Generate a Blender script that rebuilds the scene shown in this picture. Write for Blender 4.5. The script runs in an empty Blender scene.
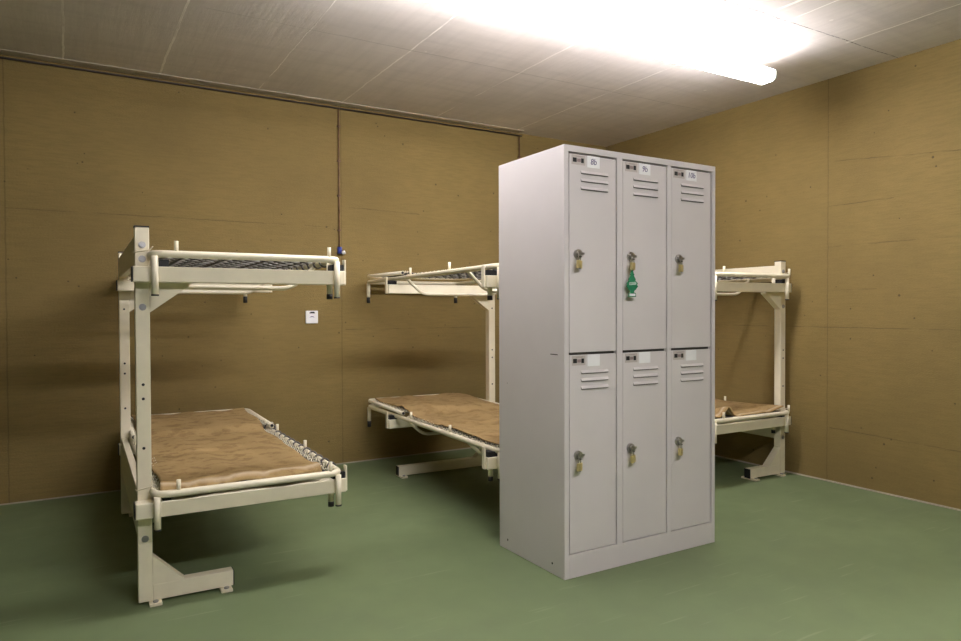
import bpy, bmesh, math, random
from mathutils import Vector, Matrix
random.seed(7)
C = bpy.context.scene.collection
PI = math.pi

# ---------------------------------------------------------------- materials
def new_mat(name):
    m = bpy.data.materials.new(name); m.use_nodes = True
    nt = m.node_tree
    return m, nt, nt.nodes['Principled BSDF']

class NT:
    def __init__(s, nt): s.nt = nt
    def n(s, t, **k):
        o = s.nt.nodes.new(t)
        for a, b in k.items():
            if a[:3] == 'in_': o.inputs[int(a[3:])].default_value = b
            else: setattr(o, a, b)
        return o
    def l(s, a, b): s.nt.links.new(a, b)
    def math(s, op, a, b=None, clamp=False):
        o = s.n('ShaderNodeMath', operation=op); o.use_clamp = clamp
        for i, v in enumerate((a, b)):
            if v is None: continue
            if isinstance(v, (int, float)): o.inputs[i].default_value = v
            else: s.l(v, o.inputs[i])
        return o.outputs[0]
    def mix(s, f, a, b, mode='MIX'):
        o = s.n('ShaderNodeMix', data_type='RGBA', blend_type=mode)
        for i, v in ((0, f), (6, a), (7, b)):
            if isinstance(v, (int, float)): o.inputs[i].default_value = v
            elif isinstance(v, tuple): o.inputs[i].default_value = v if len(v) == 4 else v + (1,)
            else: s.l(v, o.inputs[i])
        return o.outputs[2]
    def noise(s, vec, scale, detail=4, rough=.55):
        o = s.n('ShaderNodeTexNoise'); o.inputs['Scale'].default_value = scale
        o.inputs['Detail'].default_value = detail; o.inputs['Roughness'].default_value = rough
        s.l(vec, o.inputs['Vector']); return o.outputs['Fac']
    def stretch(s, vec, sc):
        o = s.n('ShaderNodeMapping'); o.inputs['Scale'].default_value = sc
        s.l(vec, o.inputs['Vector']); return o.outputs[0]
    def ramp(s, f, a, b):
        o = s.n('ShaderNodeMapRange'); o.inputs[1].default_value = a; o.inputs[2].default_value = b
        s.l(f, o.inputs[0]); return o.outputs[0]
    def near(s, v, pos, w):      # 1 where |v-pos| < w
        return s.math('LESS_THAN', s.math('ABSOLUTE', s.math('SUBTRACT', v, pos)), w)
    def bump(s, h, strength, dist, bsdf):
        o = s.n('ShaderNodeBump'); o.inputs['Strength'].default_value = strength; o.inputs['Distance'].default_value = dist
        s.l(h, o.inputs['Height']); s.l(o.outputs[0], bsdf.inputs['Normal'])

def plain(name, col, rough=.5, metal=0., var=.06, scale=30, bump=0.):
    m, nt, b = new_mat(name); t = NT(nt)
    tc = t.n('ShaderNodeTexCoord')
    f = t.noise(tc.outputs['Object'], scale, 3)
    d = tuple(c*(1-var) for c in col); e = tuple(min(1, c*(1+var)) for c in col)
    t.l(t.mix(t.ramp(f, .3, .7), d, e), b.inputs['Base Color'])
    b.inputs['Roughness'].default_value = rough; b.inputs['Metallic'].default_value = metal
    if bump: t.bump(f, bump, .002, b)
    return m

def wall_mat(name, axis, seams_v, seams_h, base):
    # axis: 'X' wall runs along X, 'Y' wall runs along Y. seams_h: (z, from, to, slope)
    m, nt, b = new_mat(name); t = NT(nt)
    tc = t.n('ShaderNodeTexCoord'); P = tc.outputs['Object']
    sp = t.n('ShaderNodeSeparateXYZ'); t.l(P, sp.inputs[0])
    a = sp.outputs[0] if axis == 'X' else sp.outputs[1]; z = sp.outputs[2]
    big = t.noise(P, 1.3, 4); fine = t.noise(t.stretch(P, (6, 6, 60)), 1.6, 6, .65)
    grain = t.noise(t.stretch(P, (10, 10, 26)), 8, 4)
    d = tuple(c*.86 for c in base); e = tuple(c*1.12 for c in base)
    col = t.mix(t.ramp(big, .3, .7), d, e)
    col = t.mix(t.math('MULTIPLY', t.ramp(fine, .42, .62), .45), col, tuple(c*.76 for c in base))
    col = t.mix(t.math('MULTIPLY', t.ramp(grain, .4, .65), .22), col, tuple(c*1.25 for c in base))
    vo = t.n('ShaderNodeTexVoronoi'); vo.inputs['Scale'].default_value = 4.6; t.l(P, vo.inputs['Vector'])
    pit = t.math('LESS_THAN', vo.outputs['Distance'], .034)
    vo2 = t.n('ShaderNodeTexVoronoi'); vo2.inputs['Scale'].default_value = 11; t.l(P, vo2.inputs['Vector'])
    pit2 = t.math('MULTIPLY', t.math('LESS_THAN', vo2.outputs['Distance'], .06), t.math('GREATER_THAN', t.noise(P, 2.2, 2), .5))
    pits = t.math('MAXIMUM', pit, pit2)
    seam = None
    wob = t.math('MULTIPLY', t.math('SUBTRACT', t.noise(P, 14, 4), .5), .012)
    brk = t.ramp(t.noise(t.stretch(P, (3, 3, 3)), 1.5, 5), .38, .55)
    for x in seams_v:
        s_ = t.math('MULTIPLY', t.near(t.math('ADD', a, wob), x, .0035), .75)
        seam = s_ if seam is None else t.math('MAXIMUM', seam, s_)
    for zz, lo, hi, sl in seams_h:
        zl = t.math('ADD', t.math('ADD', z, wob), t.math('MULTIPLY', t.math('SUBTRACT', a, hi), -sl))
        s_ = t.near(zl, zz, .003)
        s_ = t.math('MULTIPLY', s_, t.math('MULTIPLY', t.math('GREATER_THAN', a, lo), t.math('LESS_THAN', a, hi)))
        s_ = t.math('MULTIPLY', s_, brk)
        seam = s_ if seam is None else t.math('MAXIMUM', seam, s_)
    dark = t.math('MAXIMUM', t.math('MULTIPLY', pits, .75), t.math('MULTIPLY', seam, .5))
    col = t.mix(dark, col, tuple(c*.3 for c in base))
    t.l(col, b.inputs['Base Color']); b.inputs['Roughness'].default_value = .82
    h = t.math('SUBTRACT', t.math('ADD', t.math('MULTIPLY', fine, .5), grain), t.math('MULTIPLY', t.math('MAXIMUM', pits, seam), 1.5))
    t.bump(h, .5, .005, b)
    return m

KH = (.228, .161, .050)
M = {}
M['wall_back'] = wall_mat('khaki_concrete_back', 'X', [1.722, .9-1.2], [(1.86, 1.73, 2.35, -.02), (1.72, -.3, 1.7, 0), (.98, 1.75, 3.4, 0), (1.35, 2.0, 4.2, 0)], KH)
M['wall_right'] = wall_mat('khaki_concrete_right', 'Y', [2.716], [(2.068, -2, 2.71, .1), (1.0, -2, 4.8, 0), (1.52, .5, 2.71, 0), (.35, -1, 2.7, .03), (1.78, 2.3, 2.71, 0), (1.24, 2.4, 2.71, 0)], KH)
M['wall_plain'] = wall_mat('khaki_concrete', 'Y', [.4], [(1.3, -2, 3, 0)], KH)

def ceiling_mat():
    m, nt, b = new_mat('board_marked_concrete'); t = NT(nt)
    tc = t.n('ShaderNodeTexCoord'); P = tc.outputs['Object']
    sp = t.n('ShaderNodeSeparateXYZ'); t.l(P, sp.inputs[0]); x, y = sp.outputs[0], sp.outputs[1]
    big = t.noise(P, 1.1, 5); str_ = t.noise(t.stretch(P, (14, 1.2, 1)), 1.5, 5, .6); cross = t.noise(t.stretch(P, (1.5, 12, 1)), 1.2, 4)
    fine = t.noise(P, 40, 5)
    base = (.72, .67, .63)
    col = t.mix(t.ramp(big, .3, .7), tuple(c*.84 for c in base), tuple(c*1.08 for c in base))
    col = t.mix(t.math('MULTIPLY', t.ramp(str_, .42, .68), .3), col, tuple(c*.72 for c in base))
    col = t.mix(t.math('MULTIPLY', t.ramp(cross, .48, .68), .3), col, tuple(c*.72 for c in base))
    wob = t.math('MULTIPLY', t.math('SUBTRACT', t.noise(P, 6, 3), .5), .02)
    xs = t.math('ADD', x, wob)
    light = None
    for px, w in ((.0, .005), (.515, .006), (1.70, .005), (3.2, .005), (3.04, .010), (3.75, .006), (1.12, .003), (2.45, .003)):
        s_ = t.near(xs, px, w)
        if px == 3.04: s_ = t.math('MULTIPLY', s_, t.math('LESS_THAN', y, 2.5))
        elif px == 3.75: s_ = t.math('MULTIPLY', s_, t.math('LESS_THAN', y, 2.3))
        else: s_ = t.math('MULTIPLY', s_, t.ramp(t.noise(t.stretch(P, (1, 2, 1)), 1.6, 3), .36, .5))
        light = s_ if light is None else t.math('MAXIMUM', light, s_)
    col = t.mix(t.math('MULTIPLY', light, .9), col, (.97, .93, .88))
    crack = t.math('MULTIPLY', t.near(t.math('ADD', y, wob), 2.28, .003), t.math('MULTIPLY', t.math('GREATER_THAN', x, 2.3), t.ramp(fine, .35, .55)))
    crack = t.math('MAXIMUM', crack, t.math('MULTIPLY', t.math('MULTIPLY', t.near(t.math('ADD', y, wob), 3.62, .0025), t.math('GREATER_THAN', x, .6)), .5))
    col = t.mix(t.math('MULTIPLY', crack, .8), col, (.07, .06, .05))
    vo = t.n('ShaderNodeTexVoronoi'); vo.inputs['Scale'].default_value = 4.6; t.l(P, vo.inputs['Vector'])
    nod = t.math('LESS_THAN', vo.outputs['Distance'], .05)
    nod = t.math('MULTIPLY', nod, t.math('GREATER_THAN', t.noise(P, 1.9, 2), .5))
    col = t.mix(t.math('MULTIPLY', nod, .55), col, (.95, .91, .85))
    t.l(col, b.inputs['Base Color']); b.inputs['Roughness'].default_value = .85
    h = t.math('ADD', t.math('ADD', str_, t.math('MULTIPLY', fine, .5)), t.math('ADD', t.math('MULTIPLY', nod, 2.), t.math('MULTIPLY', light, 1.5)))
    t.bump(h, .5, .004, b)
    return m
M['ceiling'] = ceiling_mat()

def floor_mat():
    m, nt, b = new_mat('green_floor_paint'); t = NT(nt)
    tc = t.n('ShaderNodeTexCoord'); P = tc.outputs['Object']
    base = (.162, .215, .104)
    big = t.noise(P, 1.4, 5); mid = t.noise(P, 6, 5); fine = t.noise(P, 60, 3)
    col = t.mix(t.ramp(big, .3, .7), tuple(c*.9 for c in base), tuple(c*1.08 for c in base))
    col = t.mix(t.math('MULTIPLY', t.ramp(mid, .45, .7), .25), col, (.16, .19, .115))
    # pale scuffs: stretched sparse noise in two directions
    for rz, th in ((.5, .665), (-.9, .675)):
        mp = t.n('ShaderNodeMapping'); mp.inputs['Rotation'].default_value = (0, 0, rz); mp.inputs['Scale'].default_value = (1.6, 26, 1)
        t.l(P, mp.inputs['Vector'])
        sc = t.ramp(t.noise(mp.outputs[0], 1.3, 3, .5), th, th + .06)
        col = t.mix(t.math('MULTIPLY', sc, .22), col, (.36, .42, .28))
    t.l(col, b.inputs['Base Color'])
    t.l(t.math('ADD', t.math('MULTIPLY', mid, .2), .42), b.inputs['Roughness'])
    b.inputs['Specular IOR Level'].default_value = .35
    t.bump(t.math('ADD', mid, t.math('MULTIPLY', fine, .3)), .15, .003, b)
    return m
M['floor'] = floor_mat()
M['cream'] = plain('cream_enamel', (.85, .785, .60), .38, 0, .04, 12)
M['black'] = plain('black_rubber', (.012, .012, .013), .6, 0, .1)
M['zinc'] = plain('zinc_bolt', (.42, .42, .42), .4, .8)
M['darksteel'] = plain('dark_spring_steel', (.09, .085, .08), .5, .4, .2, 60)
M['grey'] = plain('grey_locker_enamel', (.71, .672, .668), .42, 0, .03, 3)
M['greyin'] = plain('locker_gap_shadow', (.10, .095, .09), .7)
M['white'] = plain('white_paper', (.92, .92, .93), .7, 0, .02)
M['pinkish'] = plain('pale_sticker', (.55, .50, .47), .6, 0, .03)
M['mauve'] = plain('mauve_print', (.30, .22, .22), .6)
M['ink'] = plain('violet_ink', (.16, .14, .26), .7)
M['steel'] = plain('polished_steel', (.50, .48, .46), .28, .9, .06)
M['brass'] = plain('brass', (.74, .62, .30), .32, .6, .08)
M['green'] = plain('green_card', (.015, .20, .09), .7, 0, .1)
M['palegreen'] = plain('pale_green_print', (.55, .68, .58), .7)
M['conduit'] = plain('brown_pipe', (.19, .10, .055), .5, .2, .35, 25)
M['dkconduit'] = plain('dark_pipe', (.03, .022, .016), .6, .1, .2)
M['blue'] = plain('blue_plastic', (.03, .05, .28), .4)
M['lampbody'] = plain('lamp_housing', (.6, .6, .58), .4)
M['scuff'] = plain('black_scuff', (.05, .045, .04), .8)
M['ledge'] = plain('grey_strip_paint', (.42, .375, .30), .7, 0, .15, 8)

def blanket_mat():
    m, nt, b = new_mat('brown_wool'); t = NT(nt)
    tc = t.n('ShaderNodeTexCoord'); P = tc.outputs['Object']
    sp = t.n('ShaderNodeSeparateXYZ'); t.l(P, sp.inputs[0]); u, v = sp.outputs[0], sp.outputs[1]
    weave = t.noise(t.stretch(P, (14, 60, 20)), 3, 5, .7); mot = t.noise(P, 16, 5, .6); big = t.noise(P, 2.2, 3)
    base = (.375, .262, .118)
    col = t.mix(t.ramp(big, .3, .7), tuple(c*.85 for c in base), tuple(c*1.12 for c in base))
    col = t.mix(t.math('MULTIPLY', t.ramp(mot, .48, .60), .6), col, (.20, .125, .05))
    col = t.mix(t.math('MULTIPLY', t.ramp(weave, .45, .7), .3), col, (.44, .30, .16))
    # worn pale hem that wanders a little behind the near edge
    w = t.math('MULTIPLY', t.math('SUBTRACT', t.noise(t.stretch(P, (1, .05, .05)), 9, 3), .5), .05)
    hem = t.math('SUBTRACT', 1, t.math('DIVIDE', t.math('ABSOLUTE', t.math('SUBTRACT', t.math('ADD', v, w), .028)), .016), True)
    col = t.mix(t.math('MULTIPLY', hem, .6), col, (.62, .52, .38))
    hem2 = t.math('SUBTRACT', 1, t.math('DIVIDE', t.math('ABSOLUTE', t.math('SUBTRACT', v, 1.86)), .03), True)
    col = t.mix(t.math('MULTIPLY', hem2, .5), col, (.62, .52, .38))
    t.l(col, b.inputs['Base Color']); b.inputs['Roughness'].default_value = .95
    b.inputs['Specular IOR Level'].default_value = .1
    t.bump(t.math('ADD', weave, mot), .5, .004, b)
    return m
M['blanket'] = blanket_mat()

def emit_mat(name, col, s):
    m, nt, b = new_mat(name)
    b.inputs['Base Color'].default_value = (.9, .9, .9, 1)
    b.inputs['Emission Color'].default_value = col + (1,); b.inputs['Emission Strength'].default_value = s
    return m

# ---------------------------------------------------------------- mesh helpers
def box(bm, x0, x1, y0, y1, z0, z1, bev=0.):
    vs = [bm.verts.new(p) for p in ((x0,y0,z0),(x1,y0,z0),(x1,y1,z0),(x0,y1,z0),(x0,y0,z1),(x1,y0,z1),(x1,y1,z1),(x0,y1,z1))]
    fs = [bm.faces.new([vs[i] for i in q]) for q in ((3,2,1,0),(4,5,6,7),(0,1,5,4),(1,2,6,5),(2,3,7,6),(3,0,4,7))]
    if bev:
        es = list({e for f in fs for e in f.edges})
        bmesh.ops.bevel(bm, geom=es, offset=bev, segments=2, affect='EDGES', profile=.5)

def prism(bm, pts, axis, a0, a1):
    """polygon pts (p, q) extruded along axis from a0 to a1; axis 'y': p=x q=z; 'x': p=y q=z; 'z': p=x q=y"""
    def P(p, q, a): return {'y': (p, a, q), 'x': (a, p, q), 'z': (p, q, a)}[axis]
    A = [bm.verts.new(P(p, q, a0)) for p, q in pts]; B = [bm.verts.new(P(p, q, a1)) for p, q in pts]
    n = len(pts); bm.faces.new(A); bm.faces.new(B[::-1])
    for i in range(n): bm.faces.new((A[i], B[i], B[(i+1) % n], A[(i+1) % n]))

def tube(bm, pts, r, seg=10, closed=False, caps=True):
    pts = [Vector(p) for p in pts]; n = len(pts); rings = []
    T = []
    for i in range(n):
        if closed: t = pts[(i+1) % n] - pts[i-1]
        else: t = pts[min(i+1, n-1)] - pts[max(i-1, 0)]
        T.append(t.normalized())
    ref = Vector((0, 0, 1)) if abs(T[0].z) < .9 else Vector((1, 0, 0))
    N = (ref - T[0]*ref.dot(T[0])).normalized()
    for i in range(n):
        N = (N - T[i]*N.dot(T[i])).normalized(); B = T[i].cross(N)
        rings.append([bm.verts.new(pts[i] + (N*math.cos(2*PI*k/seg) + B*math.sin(2*PI*k/seg))*r) for k in range(seg)])
    m = n if closed else n-1
    for i in range(m):
        a, b = rings[i], rings[(i+1) % n]
        for k in range(seg):
            f = bm.faces.new((a[k], a[(k+1) % seg], b[(k+1) % seg], b[k])); f.smooth = True
    if caps and not closed:
        bm.faces.new(rings[0][::-1]); bm.faces.new(rings[-1])

def rounded(pts, r, closed=False, k=5):
    """round the corners of a polyline"""
    pts = [Vector(p) for p in pts]; n = len(pts); out = []
    for i in range(n):
        if not closed and i in (0, n-1): out.append(pts[i]); continue
        p, a, b = pts[i], pts[i-1], pts[(i+1) % n]
        da, db = (a-p), (b-p); ra = min(r, da.length*.49, db.length*.49)
        s, e = p + da.normalized()*ra, p + db.normalized()*ra
        for j in range(k+1):
            t = j/k; out.append(s*(1-t)**2 + p*2*t*(1-t) + e*t*t)
    return out

def cyl(bm, c, axis, r, h, seg=14, r2=None):
    d = {'x': Vector((1,0,0)), 'y': Vector((0,1,0)), 'z': Vector((0,0,1))}[axis]
    c = Vector(c); tube(bm, [c, c + d*h], r, seg)
    bm.normal_update()

def obj(name, bm, mat, parent=None, smooth_mod=False):
    bmesh.ops.recalc_face_normals(bm, faces=bm.faces)
    me = bpy.data.meshes.new(name); bm.to_mesh(me); bm.free()
    me.materials.append(M[mat] if isinstance(mat, str) else mat)
    o = bpy.data.objects.new(name, me); C.objects.link(o)
    if parent is not None: o.parent = parent
    return o

def thing(name, label, cat, loc=(0,0,0), rz=0., group=None):
    o = bpy.data.objects.new(name, None); C.objects.link(o); o.empty_display_size = .1
    o.location = loc; o.rotation_euler = (0, 0, rz)
    o['label'] = label; o['category'] = cat
    if group: o['group'] = group
    return o
def tag(o, label, cat, group=None):
    o['label'] = label; o['category'] = cat
    if group: o['group'] = group
    return o
def struct(name, bm, mat, parent=None):
    o = obj(name, bm, mat, parent)
    if parent is None: o['kind'] = 'structure'
    return o
def N(): return bmesh.new()
def copy_tree(o, parent=None):
    c = o.copy(); C.objects.link(c)
    if parent is not None: c.parent = parent
    for ch in list(o.children): copy_tree(ch, c)
    return c

# ---------------------------------------------------------------- room
XL, XR, YF, YB, H = -4.6, 4.237, -5.6, 4.864, 2.601
b = N(); box(b, XL-.1, XR+.1, YF-.1, YB+.1, -.1, 0); struct('floor', b, 'floor')
b = N(); box(b, XL-.1, XR+.1, YF-.1, YB+.1, H, H+.1); struct('ceiling', b, 'ceiling')
b = N(); box(b, XL-.1, XR+.1, YB, YB+.1, 0, H); struct('wall_back', b, 'wall_back')
b = N(); box(b, XR, XR+.1, YF, YB, 0, H); struct('wall_right', b, 'wall_right')
b = N(); box(b, XL-.1, XL, YF, YB, 0, H); struct('wall_left', b, 'wall_plain')
b = N(); box(b, XL-.1, XR+.1, YF-.1, YF, 0, H); struct('wall_front', b, 'wall_plain')
b = N(); box(b, XL, XR-.008, YB-.008, YB, 0, .006); struct('baseboard_back', b, 'ledge')
b = N(); box(b, XR-.008, XR, YF, YB, 0, .008); struct('baseboard_right', b, 'ledge')
# strip under the ceiling along the back wall
b = N(); box(b, XL, 3.26, 4.765, 4.840, H-.004, H); struct('trim_1', b, 'ledge')

def pipe(label, pts, r, mat, clips, name='pipe'):
    b = N(); tube(b, pts, r, 8); o = obj(name, b, mat)
    for c in clips:
        k = N(); box(k, c[0]-.011, c[0]+.011, c[1]-.011, YB, c[2]-.005, c[2]+.005); obj('clip', k, 'conduit', o)
    return tag(o, label, 'pipe')
pipe('thin dark pipe running along the top of the back wall under the ceiling strip', [(XL+.01, 4.852, H-.022), (3.30, 4.852, H-.022)], .0065, 'dkconduit', [])
vp = pipe('thin brown vertical wall pipe ending in a blue plug above the leftmost bunk bed', [(1.703, 4.852, 1.575), (1.703, 4.852, H-.032)], .005, 'conduit', [(1.703, 4.852, z) for z in (2.45, 2.2, 1.95, 1.7)])
pipe('thin brown vertical pipe on the back wall disappearing behind the grey lockers', [(3.275, 4.852, .02), (3.275, 4.852, H-.032)], .005, 'conduit', [(3.275, 4.852, z) for z in (2.4, 2.0, 1.5)])
# blue plug at the pipe's end
b = N(); tube(b, [(1.703, 4.845, 1.530), (1.703, 4.845, 1.578)], .017, 12); pb = obj('plug', b, 'blue', vp); pb['label'] = 'blue plug'
b = N(); tube(b, [(1.717, 4.833, 1.533), (1.737, 4.823, 1.543)], .013, 10); o = obj('plug_cap', b, 'white', pb); o['label'] = 'white cap'

# small white room sensor
t = thing('wall_plate', 'small white square plate with black mark on the back wall', 'wall plate', (1.497, YB, 1.073))
b = N(); box(b, -.044, .044, -.014, 0, -.045, .045, .004); obj('plate', b, 'white', t)
b = N(); box(b, -.018, .020, -.0155, -.0138, .026, .034); box(b, -.012, .016, -.0155, -.0138, .034, .038); obj('black_mark', b, 'black', t)
b = N(); prism(b, [(-.02, -.003), (-.006, .006), (.006, .006), (.02, -.003), (.005, .000), (-.005, .000)], 'y', -.0155, -.0138); obj('grey_mark', b, 'ink', t)

# ---------------------------------------------------------------- bunk beds
def bunk_bed(s, loc, rz, label, wd=0., hz=.0265, hin=0., loops=False):
    """local u = width from the post side (mirrored by s), v = length from the near post's face, w = up"""
    root = thing('bunk_bed', label, 'bunk bed', loc, rz, None)
    def U(a, c): return (a, c) if s > 0 else (-c, -a)
    def bx(bm, u0, u1, v0, v1, z0, z1, bev=0.):
        x0, x1 = U(u0, u1); box(bm, x0, x1, v0, v1, z0, z1, bev)
    def S(pts): return [(s*p[0], p[1], p[2]) for p in pts]
    def pr(bm, pts, v0, v1): prism(bm, [(s*p, q) for p, q in pts], 'y', v0, v1)
    for i, v in enumerate((0., 1.33)):
        # post
        b = N(); bx(b, 0, .05, v, v+.05, .012, 1.438, .003)
        post = obj('post', b, 'cream', root)
        b = N(); bx(b, -.001, .051, v-.001, v+.051, 1.438, 1.444); obj('end_cap', b, 'black', post)
        for z in ((1.371, 1.318, 1.136, .254) if i == 0 else (1.371, 1.318, .254)):
            b = N(); tube(b, [(s*.025, v-.007, z), (s*.025, v+.001, z)], .0095, 6); tube(b, [(s*.025, v-.0015, z), (s*.025, v+.001, z)], .013, 14)
            obj('bolt', b, 'zinc', post)
        for z in ((.842, .788, .600) if i == 0 else (1.131, .835, .78, .59)):
            b = N(); tube(b, [(s*.024, v-.0006, z), (s*.024, v+.001, z)], .0055, 12); obj('bolt_hole', b, 'black', post)
            if z in (.842, .835):
                b = N(); tube(b, [(s*.024, v-.0004, z), (s*.024, v+.001, z)], .011, 14); obj('washer', b, 'cream', post)
        # foot with welded gusset
        L = .345 if i == 0 else .74
        b = N(); bx(b, .050, L, v+.001, v+.049, .012, .074, .003)
        pr(b, [(.050, .185), (.165, .0735), (.050, .0735)], v+.0005, v+.0495)
        foot = obj('foot', b, 'cream', root)
        b = N(); bx(b, L, L+.003, v+.002, v+.048, .013, .073); obj('end_cap', b, 'black', foot)
        for u in (.058, L-.03):
            b = N(); bx(b, u-.022, u+.022, v-.032, v+.082, 0, .012, .002); pad = obj('foot_plate', b, 'cream', foot)
            b = N(); tube(b, [(s*u, v-.016, .012), (s*u, v-.016, .018)], .010, 6); obj('anchor_bolt', b, 'zinc', pad)
        # gusset carrying the upper beam
        b = N(); pr(b, [(.0505, 1.229), (.195, 1.229), (.195, 1.222), (.0505, 1.116)], v, v+.045); obj('gusset', b, 'cream', root)
    # longitudinal boards between the posts
    b = N(); bx(b, .004, .034, .05, 1.33, 1.305, 1.412, .002); obj('side_board', b, 'cream', root)
    b = N(); bx(b, .004, .034, .05, 1.33, .24, .425, .002); obj('side_board', b, 'cream', root)
    for zb, zf in ((.345, .434), (1.229, 1.334)):
        for i, v in enumerate((0., 1.33)):
            ub = -.010 if s > 0 else .022
            b = N(); bx(b, ub, .800+wd, v-.062, v-.001, zb, zb+.059, .004)
            beam = obj('cross_beam', b, 'cream', root)
            b = N(); bx(b, ub-.004, ub, v-.060, v-.003, zb+.002, zb+.057); obj('end_cap', b, 'black', beam)
            b = N(); bx(b, .8005+wd, .8090+wd, v-.046, v-.018, zb, zb+.108, .002); obj('end_plate', b, 'cream', beam)
            for ua, ub in ((.082, .112), (.742+wd, .795+wd)):
                b = N(); bx(b, ua, ub, v-.058, v-.005, zb+.0595, zb+.085); obj('rubber_pad', b, 'black', beam)
        # tubular lying frame
        u0, u1, v0, v1 = .054, .768+.4*wd, -.079, 1.83
        b = N(); tube(b, rounded(S([(u0, v0, zf), (u1, v0, zf), (u1, v1, zf-.012), (u0, v1, zf-.012)]), .055, True, 6), .014, 12, True)
        fr = obj('lying_frame', b, 'cream', root)
        ln = .119 if zf < 1 else .143; us = .062 if s > 0 else .092
        for (u, v, l) in ((us, v0, ln), (u1-.010, v0, ln+.006), (us+.004, .020, .118), (u1-.011, .020, .135), (.068, v1, .120), (u1-.008, v1, .120)):
            zt = zf-.008 if v < 1 else zf-.02
            b = N(); tube(b, S([(u, v, zt), (u, v, zt-l)]), .0125, 12); st = obj('stub_leg', b, 'cream', fr)
            lc = .006 if v < 0 else .022
            b = N(); tube(b, S([(u, v, zt-l+(.02 if v > 1 else 0)), (u, v, zt-l-lc)]), .0132, 12); obj('rubber_tip', b, 'black', st)
        for (u, v) in ((.136 if s > 0 else .072, v0), (u1-(.043 if s > 0 else .090), v0), (u0, .46), (u0, 1.02), (u1, .46), (u1, 1.02)):
            b = N(); tube(b, S([(u, v, zf+.006), (u, v, zf+.050)]), .0078, 10); obj('pin', b, 'cream', fr)
        for v in (.25, 1.10):
            b = N(); d = zf-.113
            tube(b, rounded(S([(u0, v, zf-.004), (u0+.115, v, d), (u1-.115, v, d), (u1, v, zf-.004)]), .05, False, 5), .010, 10)
            obj('cross_bar', b, 'cream', root)
        # raised headrest frame
        zh = zf+hz; ui, uj = u0+hin, u1-hin
        b = N(); tube(b, rounded(S([(ui, 1.15, zh-.002), (ui, v1+.004-hin, zh+.004), (uj, v1+.004-hin, zh+.004), (uj, 1.15, zh-.002)]), .055, False, 6), .0125, 12)
        hd = obj('headrest_frame', b, 'cream', root)
        for u in (ui, uj):
            b = N(); tube(b, S([(u, 1.1455, zh-.002), (u, 1.149, zh-.002)]), .009, 10); obj('tube_hollow', b, 'black', hd)  # black disc paints the shade inside the open tube end
        # wire mesh: zigzag wires between short springs
        def zig(bm, va, vb, za, zb2, r=.0022):
            nu = 15; pitch = .052; n = int((vb-va)/pitch); du = (u1-u0-.10)/nu
            for k in range(nu+1):
                uu = u0+.05+du*k; pts = []
                for j in range(n+1):
                    f = j/n
                    pts.append((uu+(du*.42 if j % 2 else -du*.42)*(1 if 0 < k < nu else .3), va+(vb-va)*f, za+(zb2-za)*f + (.003 if (j+k) % 2 else -.002)))
                tube(bm, S(pts), r, 4)
        def links(bm, va, vb, za, zb2):
            n = int((vb-va)/.052); nu = 11; du = (u1-u0-.10)/nu
            for j in range(n+1):
                f = j/n; vv = va+(vb-va)*f; z = za+(zb2-za)*f-.002
                for k in range(nu):
                    ua = u0+.05+du*(k+(.25 if j % 2 else 0)); tube(bm, S([(ua, vv, z), (ua+du*.66, vv+.006, z-.004)]), .0021, 4)
        b = N(); zig(b, v0+.045, 1.12, zf, zf, .0050); wm = obj('wire_mesh', b, 'darksteel', root)
        b = N(); links(b, v0+.045, 1.12, zf, zf); o = obj('mesh_links', b, 'zinc', wm); o['kind'] = 'stuff'
        b = N(); zig(b, 1.17, v1-.035-hin, zh-.002, zh+.002, .0050); obj('headrest_mesh', b, 'darksteel', hd)
        def hooks(bm, va, vb, z):
            n = int((vb-va)/.058)
            for j in range(n+1):
                vv = va+(vb-va)*j/n
                for (ua, ub) in ((u0+.008, u0+.056), (u1-.008, u1-.056)):
                    pts = []
                    for q in range(13):
                        f = q/12; pts.append((ua+(ub-ua)*f, vv+.008*math.cos(q*PI*.75)+.010*(f-.5), z+.006+.007*math.sin(q*PI*.75)))
                    tube(bm, S(pts), .0028, 5)
        if loops:      # dark spring loops hooked over the free side rail
            b = N()
            for j in range(19):
                vv = v0+.12+j*.096; r_ = .019 if vv < 1.12 else .030
                pts = [(u1+r_*math.cos(q*PI/6), vv+.012*math.sin(q*PI/6), zf+r_*math.sin(q*PI/6)-.012*vv/1.83+(.010 if vv > 1.15 else 0)) for q in range(12)]
                tube(b, S(pts), .0045, 5, True)
            o = obj('rail_loops', b, 'darksteel', fr); o['kind'] = 'stuff'
        b = N(); hooks(b, v0+.07, 1.10, zf+.002); o = obj('edge_springs', b, 'cream', root); o['kind'] = 'stuff'
        b = N(); hooks(b, 1.18, v1-.06, zh); o = obj('edge_springs', b, 'cream', hd); o['kind'] = 'stuff'
        # edge wire with dark ties
        for uu in (u0+.056, u1-.056):
            b = N(); tube(b, S([(uu, v0+.05, zf+.002), (uu, 1.12, zf+.002)]), .004, 6); obj('edge_wire', b, 'black', root)
        # wire tie round the near post
        b = N(); zt = zf+.012
        tube(b, S([(.056, -.075, zt+.014), (.05, -.004, zt+.006), (-.003, -.003, zt-.004), (-.006, .02, zt-.004)]), .0022, 6)
        obj('wire_tie', b, 'cream', root)
    return root

RB = -.017
bed1 = bunk_bed(1, (.222, 2.913, 0), RB, 'leftmost cream steel bunk bed with its posts facing the camera', 0., .026, 0., True)
RB2 = -.044
bed2 = bunk_bed(-1, (2.575, 2.888, 0), RB2, 'cream steel bunk bed partly hidden on the left side of the grey lockers', .03)
bed3 = copy_tree(bed2); bed3.location = (4.164, 2.970, 0); bed3.rotation_euler = (0, 0, RB)
bed3['label'] = 'cream steel bunk bed to the right of the grey lockers against the right wall'

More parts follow.
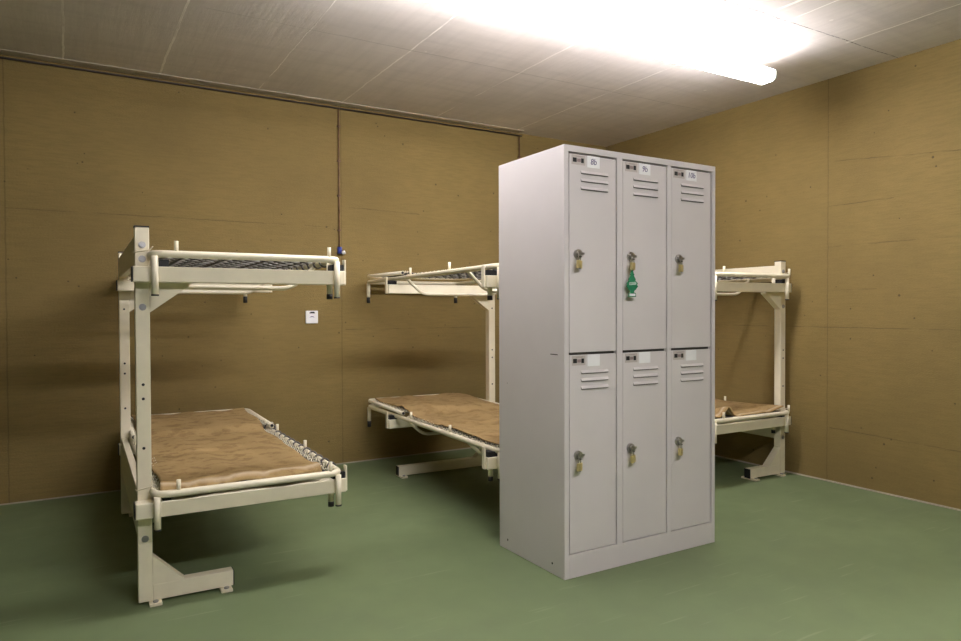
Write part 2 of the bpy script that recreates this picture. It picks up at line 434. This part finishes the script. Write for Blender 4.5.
# ---------------------------------------------------------------- blankets
def blanket(s, loc, rz, u0, u1, v0, v1, label, kind):
    b = N(); nu, nv = 56, 150; W = u1-u0; L = v1-v0; top = []
    rnd = random.Random(kind); ph = [rnd.random()*6 for _ in range(8)]
    def hz(a, v):
        z = .4465
        z += (.0255 if kind == 1 else .0265)*max(0, min(1, (v-1.07)/.09)) + .005*max(0, (v-1.16)/.67)
        z += .0035*(math.sin(a*19+v*3+ph[0])+math.sin(v*9+a*5+ph[1])) + .0025*math.sin(a*41+ph[2]+v*7) + .008*math.exp(-((v-.62-.03*a)/.016)**2)
        d = v-v0
        if kind == 1:
            z += .012*math.exp(-((d-.05)/.05)**2)
            if d < .035: z -= .018*(1-d/.035)**1.5 * (1+.25*math.sin(a*26+ph[3]))
        if kind == 3:
            z += .055*math.exp(-((a-.62)/.045)**2)*math.exp(-(d/.14)**2)*1.0
            z += .030*math.exp(-((a-.02)/.16)**2)*math.exp(-(d/.3)**2)
            z += .012*math.exp(-((v-.5-.4*a)/.05)**2)
        if kind == 2:
            z += .014*math.exp(-((v-1.0-.35*a)/.05)**2) + .008*math.exp(-((v-.45+.3*a)/.06)**2)
        return z
    g = []
    for i in range(nu+1):
        row = []
        for j in range(nv+1):
            f = i/nu; h = j/nv
            v = v0 + L*h
            if j < 12: v = v0 + L*(12/nv)*(j/12)
            a = u0 + W*f*(1 - (.032 if kind == 1 else 0)*(1-h) + (.03 if kind == 1 else 0)*h)
            ed = .006*math.sin(v*13+ph[4])*(2*f-1)
            vv = v + (.008*math.sin(a*15+ph[5])+.004*math.sin(a*37+ph[6]))*(1-h)
            row.append(b.verts.new((s*(a+ed), vv, hz(a, v))))
        g.append(row)
    for i in range(nu):
        for j in range(nv):
            f = b.faces.new((g[i][j], g[i+1][j], g[i+1][j+1], g[i][j+1])); f.smooth = True
    o = obj('blanket', b, 'blanket')
    # keep object space of the material measured from the blanket's near edge
    for vtx in o.data.vertices: vtx.co.y -= v0
    o.location = Vector(loc) + Matrix.Rotation(rz, 3, 'Z') @ Vector((0, v0, 0)); o.rotation_euler = (0, 0, rz)
    md = o.modifiers.new('thickness', 'SOLIDIFY'); md.thickness = .006; md.offset = 1
    # offset direction must be upwards
    if o.data.polygons[0].normal.z < 0: o.data.flip_normals()
    return tag(o, label, 'blanket')
blanket(1, (.222, 2.913, 0), RB, .078, .712, -.052, 1.79, 'brown blanket with a pale worn hem on the lower berth of the leftmost bunk bed', 1)
blanket(-1, (2.575, 2.888, 0), RB2, .078, .742, -.040, 1.79, 'brown blanket on the lower berth of the bunk bed just left of the lockers', 2)
blanket(-1, (4.164, 2.970, 0), RB, .078, .720, -.055, 1.78, 'brown rumpled blanket with a humped edge on the lower berth right of the lockers', 3)

# ---------------------------------------------------------------- lockers
LX, LY, LW, LD, LH = 1.7587, 2.2785, .9075, .5007, 1.80
lk = thing('locker_cabinet', 'light grey steel locker cabinet with six numbered doors in two rows', 'locker cabinet', (LX, LY, 0), .0023)
b = N()
Z0 = .100
box(b, 0, LW, .022, LD, 0, LH, .002)                       # carcass behind the front frame
box(b, 0, .024, 0, .024, 0, LH, .0015); box(b, LW-.020, LW, 0, .024, 0, LH, .0015)
box(b, .020, LW-.016, .0, .024, LH-.026, LH, .001)
DX = [(.026, .286), (.320, .588), (.615, .880)]
box(b, .287, .319, .0, .024, .09, LH-.02, .001); box(b, .589, .614, .0, .024, .09, LH-.02, .001)
obj('body', b, 'grey', lk)
b = N(); box(b, .0245, LW-.0205, .0005, .022, 0, Z0-.0015, .001); pl = obj('plinth', b, 'grey', lk)
b = N()
for y, z in ((.085, .045), (.43, .047)): tube(b, [(-.0006, y, z), (.002, y, z)], .005, 10)
tube(b, [(-.0006, .43, .78), (.002, .43, .78)], .002, 8)
obj('side_holes', b, 'black', lk)
b = N(); box(b, -.0005, .001, .045, .095, .9305, .9345); obj('scuff_mark', b, 'scuff', lk)
b = N()  # dark recess seen in the door gaps
for x0, x1 in DX: box(b, x0-.0015, x1+.0015, .0205, .0215, Z0-.001, LH-.0265)
obj('door_recess', b, 'greyin', lk)

def door(x0, x1, z0, z1, txt):
    w = x1-x0
    g = .0035
    b = N(); box(b, x0+.0035, x1-.0035, .0035, .020, z0+g*.7, z1-g*2., .0012)
    d = obj('door', b, 'grey', lk)
    # pressed louvres
    for k in range(3):
        zz = z1 - .083 - .033*k
        bb = N(); xa, xb = x0+.064, x0+.064+.148
        prism(bb, [(.0045, zz+.013), (-.0025, zz+.001), (-.0025, zz-.0005), (.0045, zz-.0005)], 'x', xa, xb)
        obj('louvre', bb, 'grey', d)
        bb = N(); box(bb, xa+.002, xb-.002, -.0018, .0045, zz-.0035, zz-.0005); obj('louvre_slot', bb, 'greyin', d)
    # maker's sticker
    sx = x0+.022
    bb = N(); box(bb, sx-.006, sx+.066, .0028, .0036, z1-.050, z1-.010); st = obj('sticker', bb, 'pinkish', d)
    bb = N(); box(bb, sx, sx+.020, .0022, .0030, z1-.040, z1-.022); obj('black_square', bb, 'black', st)
    bb = N(); box(bb, sx+.044, sx+.058, .0022, .0030, z1-.041, z1-.022); obj('black_square', bb, 'black', st)
    bb = N(); box(bb, sx+.022, sx+.042, .0022, .0030, z1-.038, z1-.025); box(bb, sx+.015, sx+.052, .0022, .0030, z1-.0165, z1-.0150); obj('printed_mark', bb, 'mauve', st)
    bb = N(); lx = x0+.098; box(bb, lx, lx+.068, .0020, .0032, z1-.056, z1-.007); la = obj('number_label', bb, 'white', d)
    if txt:
        cu = bpy.data.curves.new('t', 'FONT'); cu.body = txt; cu.size = .034; cu.align_x = 'CENTER'; cu.extrude = .0002; cu.shear = .15; cu.offset = .0004
        to = bpy.data.objects.new('tt', cu); C.objects.link(to)
        bpy.context.view_layer.update()
        me = bpy.data.meshes.new_from_object(to.evaluated_get(bpy.context.evaluated_depsgraph_get()))
        bpy.data.objects.remove(to); me.materials.clear(); me.materials.append(M['ink'])
        wo = bpy.data.objects.new('handwritten_number', me); C.objects.link(wo); wo.parent = la
        wo.rotation_euler = (PI/2, 0, 0); wo.location = (lx+.034, .0017, z1-.042)
    # round hasp (rotary lock with a staple)
    hx, hz = x0+.045, (1.352 if z0 > .5 else .512)
    bb = N(); tube(bb, [(hx, .004, hz), (hx, -.003, hz), (hx, -.0065, hz)], .020, 22); hp = obj('lock_rosette', bb, 'steel', d)
    bb = N(); tube(bb, [(hx, -.006, hz+.002), (hx, -.015, hz+.002)], .012, 18)
    box(bb, hx-.002, hx+.026, -.014, -.009, hz-.004, hz+.006, .001); obj('turn_knob', bb, 'steel', hp)
    bb = N(); tube(bb, rounded([(hx-.006, -.006, hz-.012), (hx-.006, -.022, hz-.013), (hx+.006, -.022, hz-.013), (hx+.006, -.006, hz-.012)], .005, False, 3), .0022, 6); obj('staple', bb, 'darksteel', hp)
    return (hx, hz)

def padlock(x, z, tilt, label):
    t = thing('padlock', label, 'padlock', (LX+x-.008, LY-.022, z-.006), 0, 'padlocks on the locker doors')
    t.rotation_euler = (0, math.radians(tilt), math.radians(22))
    b = N(); tube(b, rounded([(-.0085, 0, -.024), (-.0085, 0, .004), (.0085, 0, .004), (.0085, 0, -.024)], .008, False, 5), .0026, 8); obj('shackle', b, 'steel', t)
    b = N(); box(b, -.0155, .0155, -.0065, .0065, -.055, -.022, .0025); bd = obj('lock_body', b, 'brass', t)
    b = N(); box(b, -.0085, .0085, -.0072, -.006, -.052, -.026, .0005); obj('face_plate', b, 'brass', bd)
    b = N(); tube(b, [(0, -.001, -.0565), (0, -.001, -.0545)], .0045, 10); obj('keyway', b, 'black', bd)
    return t

zmid = .9385; ztop = LH-.0265
names = [('8b', 'left'), ('9b', 'middle'), ('10b', 'right')]
for i, (x0, x1) in enumerate(DX):
    p = door(x0, x1, zmid+.001, ztop, names[i][0])
    extra = ['brass padlock on the upper left locker door', 'brass padlock on the upper middle locker door above the green tree', 'brass padlock on the upper right locker door'][i]
    padlock(p[0], p[1], (3, 1, 0)[i], extra)
    q = door(x0, x1, Z0, zmid-.001, None)
    padlock(q[0], q[1], (4, -4, 6)[i], 'brass padlock on the lower %s locker door' % names[i][1])

# green tree-shaped air freshener under the middle padlock
t = thing('air_freshener', 'green tree-shaped air freshener hanging below the padlock of the upper middle door', 'air freshener', (LX+.350, LY-.0255, 1.290))
half = [(.004, 0), (.009, -.014), (.013, -.018), (.010, -.022), (.017, -.034), (.022, -.038), (.017, -.042), (.026, -.050), (.033, -.056), (.028, -.062), (.034, -.070), (.027, -.076), (.022, -.083), (.013, -.088), (.009, -.095), (.021, -.099), (.022, -.115)]
b = N(); prism(b, half + [(-x, z) for x, z in half[::-1]], 'y', -.001, .001); body = obj('tree_card', b, 'green', t)
b = N(); prism(b, [(-.019, -.053), (.021, -.049), (.022, -.061), (-.018, -.064)], 'y', -.0018, -.0011)
o = obj('printed_band', b, 'palegreen', body)
b = N()
for k in range(5): box(b, -.014+k*.007, -.011+k*.007, -.0022, -.0017, -.061+.001*k, -.055+.001*k)
obj('printed_letters', b, 'green', o)
b = N(); box(b, -.017, .017, -.0018, -.0011, -.111, -.101); obj('base_panel', b, 'white', body)
b = N(); tube(b, rounded([(-.002, 0, -.004), (-.005, .001, .014), (.004, .001, .018), (.002, 0, -.004)], .006, False, 3), .0008, 5); obj('string', b, 'white', t)

# ---------------------------------------------------------------- lamps
LC = (1.0, .955, .985)
M['lamp_a'] = emit_mat('glowing_diffuser', LC, 50)
M['lamp_b'] = emit_mat('glowing_diffuser_front', LC, 64)
def lamp(x0, x1, y0, mat, label, drop=.055):
    t = thing('ceiling_lamp', label, 'ceiling lamp', ((x0+x1)/2, y0+.06, H-drop))
    h = (x1-x0)/2
    b = N(); box(b, -h+.02, h-.02, -.014, .014, -.034, -.010, .002); obj('housing', b, 'lampbody', t)
    for q in (-.8, -.27, .27, .8):
        b = N(); tube(b, [(q*h, 0, -.012), (q*h, 0, drop)], .004, 8); obj('hanger', b, 'lampbody', t)
    prof = [(-.050, -.035), (-.057, -.044), (-.058, -.072), (-.050, -.090), (-.036, -.098), (.036, -.098), (.050, -.090), (.058, -.072), (.057, -.044), (.050, -.035)]
    b = N(); prism(b, prof, 'x', -h+.014, h-.014); obj('diffuser', b, mat, t)
    for s in (-1, 1):
        b = N(); prism(b, [(p*1.03, q-.001 if q < -.09 else q) for p, q in prof], 'x', s*h, s*(h-.0135)); obj('end_cap', b, 'lampbody', t)
    return t
lamp(.80, 3.56, 2.60, M['lamp_a'], 'glowing white fluorescent batten lamp on the ceiling above the lockers')
lamp(.20, 2.20, -.20, M['lamp_b'], 'white fluorescent batten lamp on the ceiling behind the camera')

# ceiling hook beside the lamp
t = thing('ceiling_hook', 'small metal hook hanging from the ceiling beside the lamp', 'hook', (2.40, 2.56, H))
b = N(); tube(b, [(0, 0, 0), (0, 0, -.10)], .0022, 6); obj('rod', b, 'steel', t)
b = N(); tube(b, rounded([(-.018, 0, -.085), (-.008, 0, -.105), (.008, 0, -.105), (.018, 0, -.085)], .01, False, 4), .003, 6); box(b, -.006, .006, -.004, .004, -.10, -.08); obj('hook_end', b, 'steel', t)

# ---------------------------------------------------------------- world, camera
w = bpy.data.worlds.new('world'); bpy.context.scene.world = w; w.use_nodes = True
w.node_tree.nodes['Background'].inputs[0].default_value = (0, 0, 0, 1)

f, yaw, pitch, roll, hc = 694.48, .5373, -.0158, -.0035, 1.1224
fw = Vector((math.sin(yaw)*math.cos(pitch), math.cos(yaw)*math.cos(pitch), math.sin(pitch)))
r0 = Vector((math.cos(yaw), -math.sin(yaw), 0)); u0 = r0.cross(fw)
rr = r0*math.cos(roll) + u0*math.sin(roll); uu = -r0*math.sin(roll) + u0*math.cos(roll)
cam = bpy.data.cameras.new('camera'); co = bpy.data.objects.new('camera', cam); C.objects.link(co)
mt = Matrix((rr, uu, -fw)).transposed().to_4x4(); mt.translation = (0, 0, hc); co.matrix_world = mt
cam.sensor_width = 36; cam.sensor_fit = 'HORIZONTAL'; cam.lens = f/961*36; cam.clip_start = .05
sc = bpy.context.scene; sc.camera = co
vs = sc.view_settings; vs.view_transform = 'Standard'; vs.look = 'None'; vs.gamma = 1; vs.use_curve_mapping = False
vs.exposure = 0.1
sc.cycles.max_bounces = 10; sc.cycles.diffuse_bounces = 6
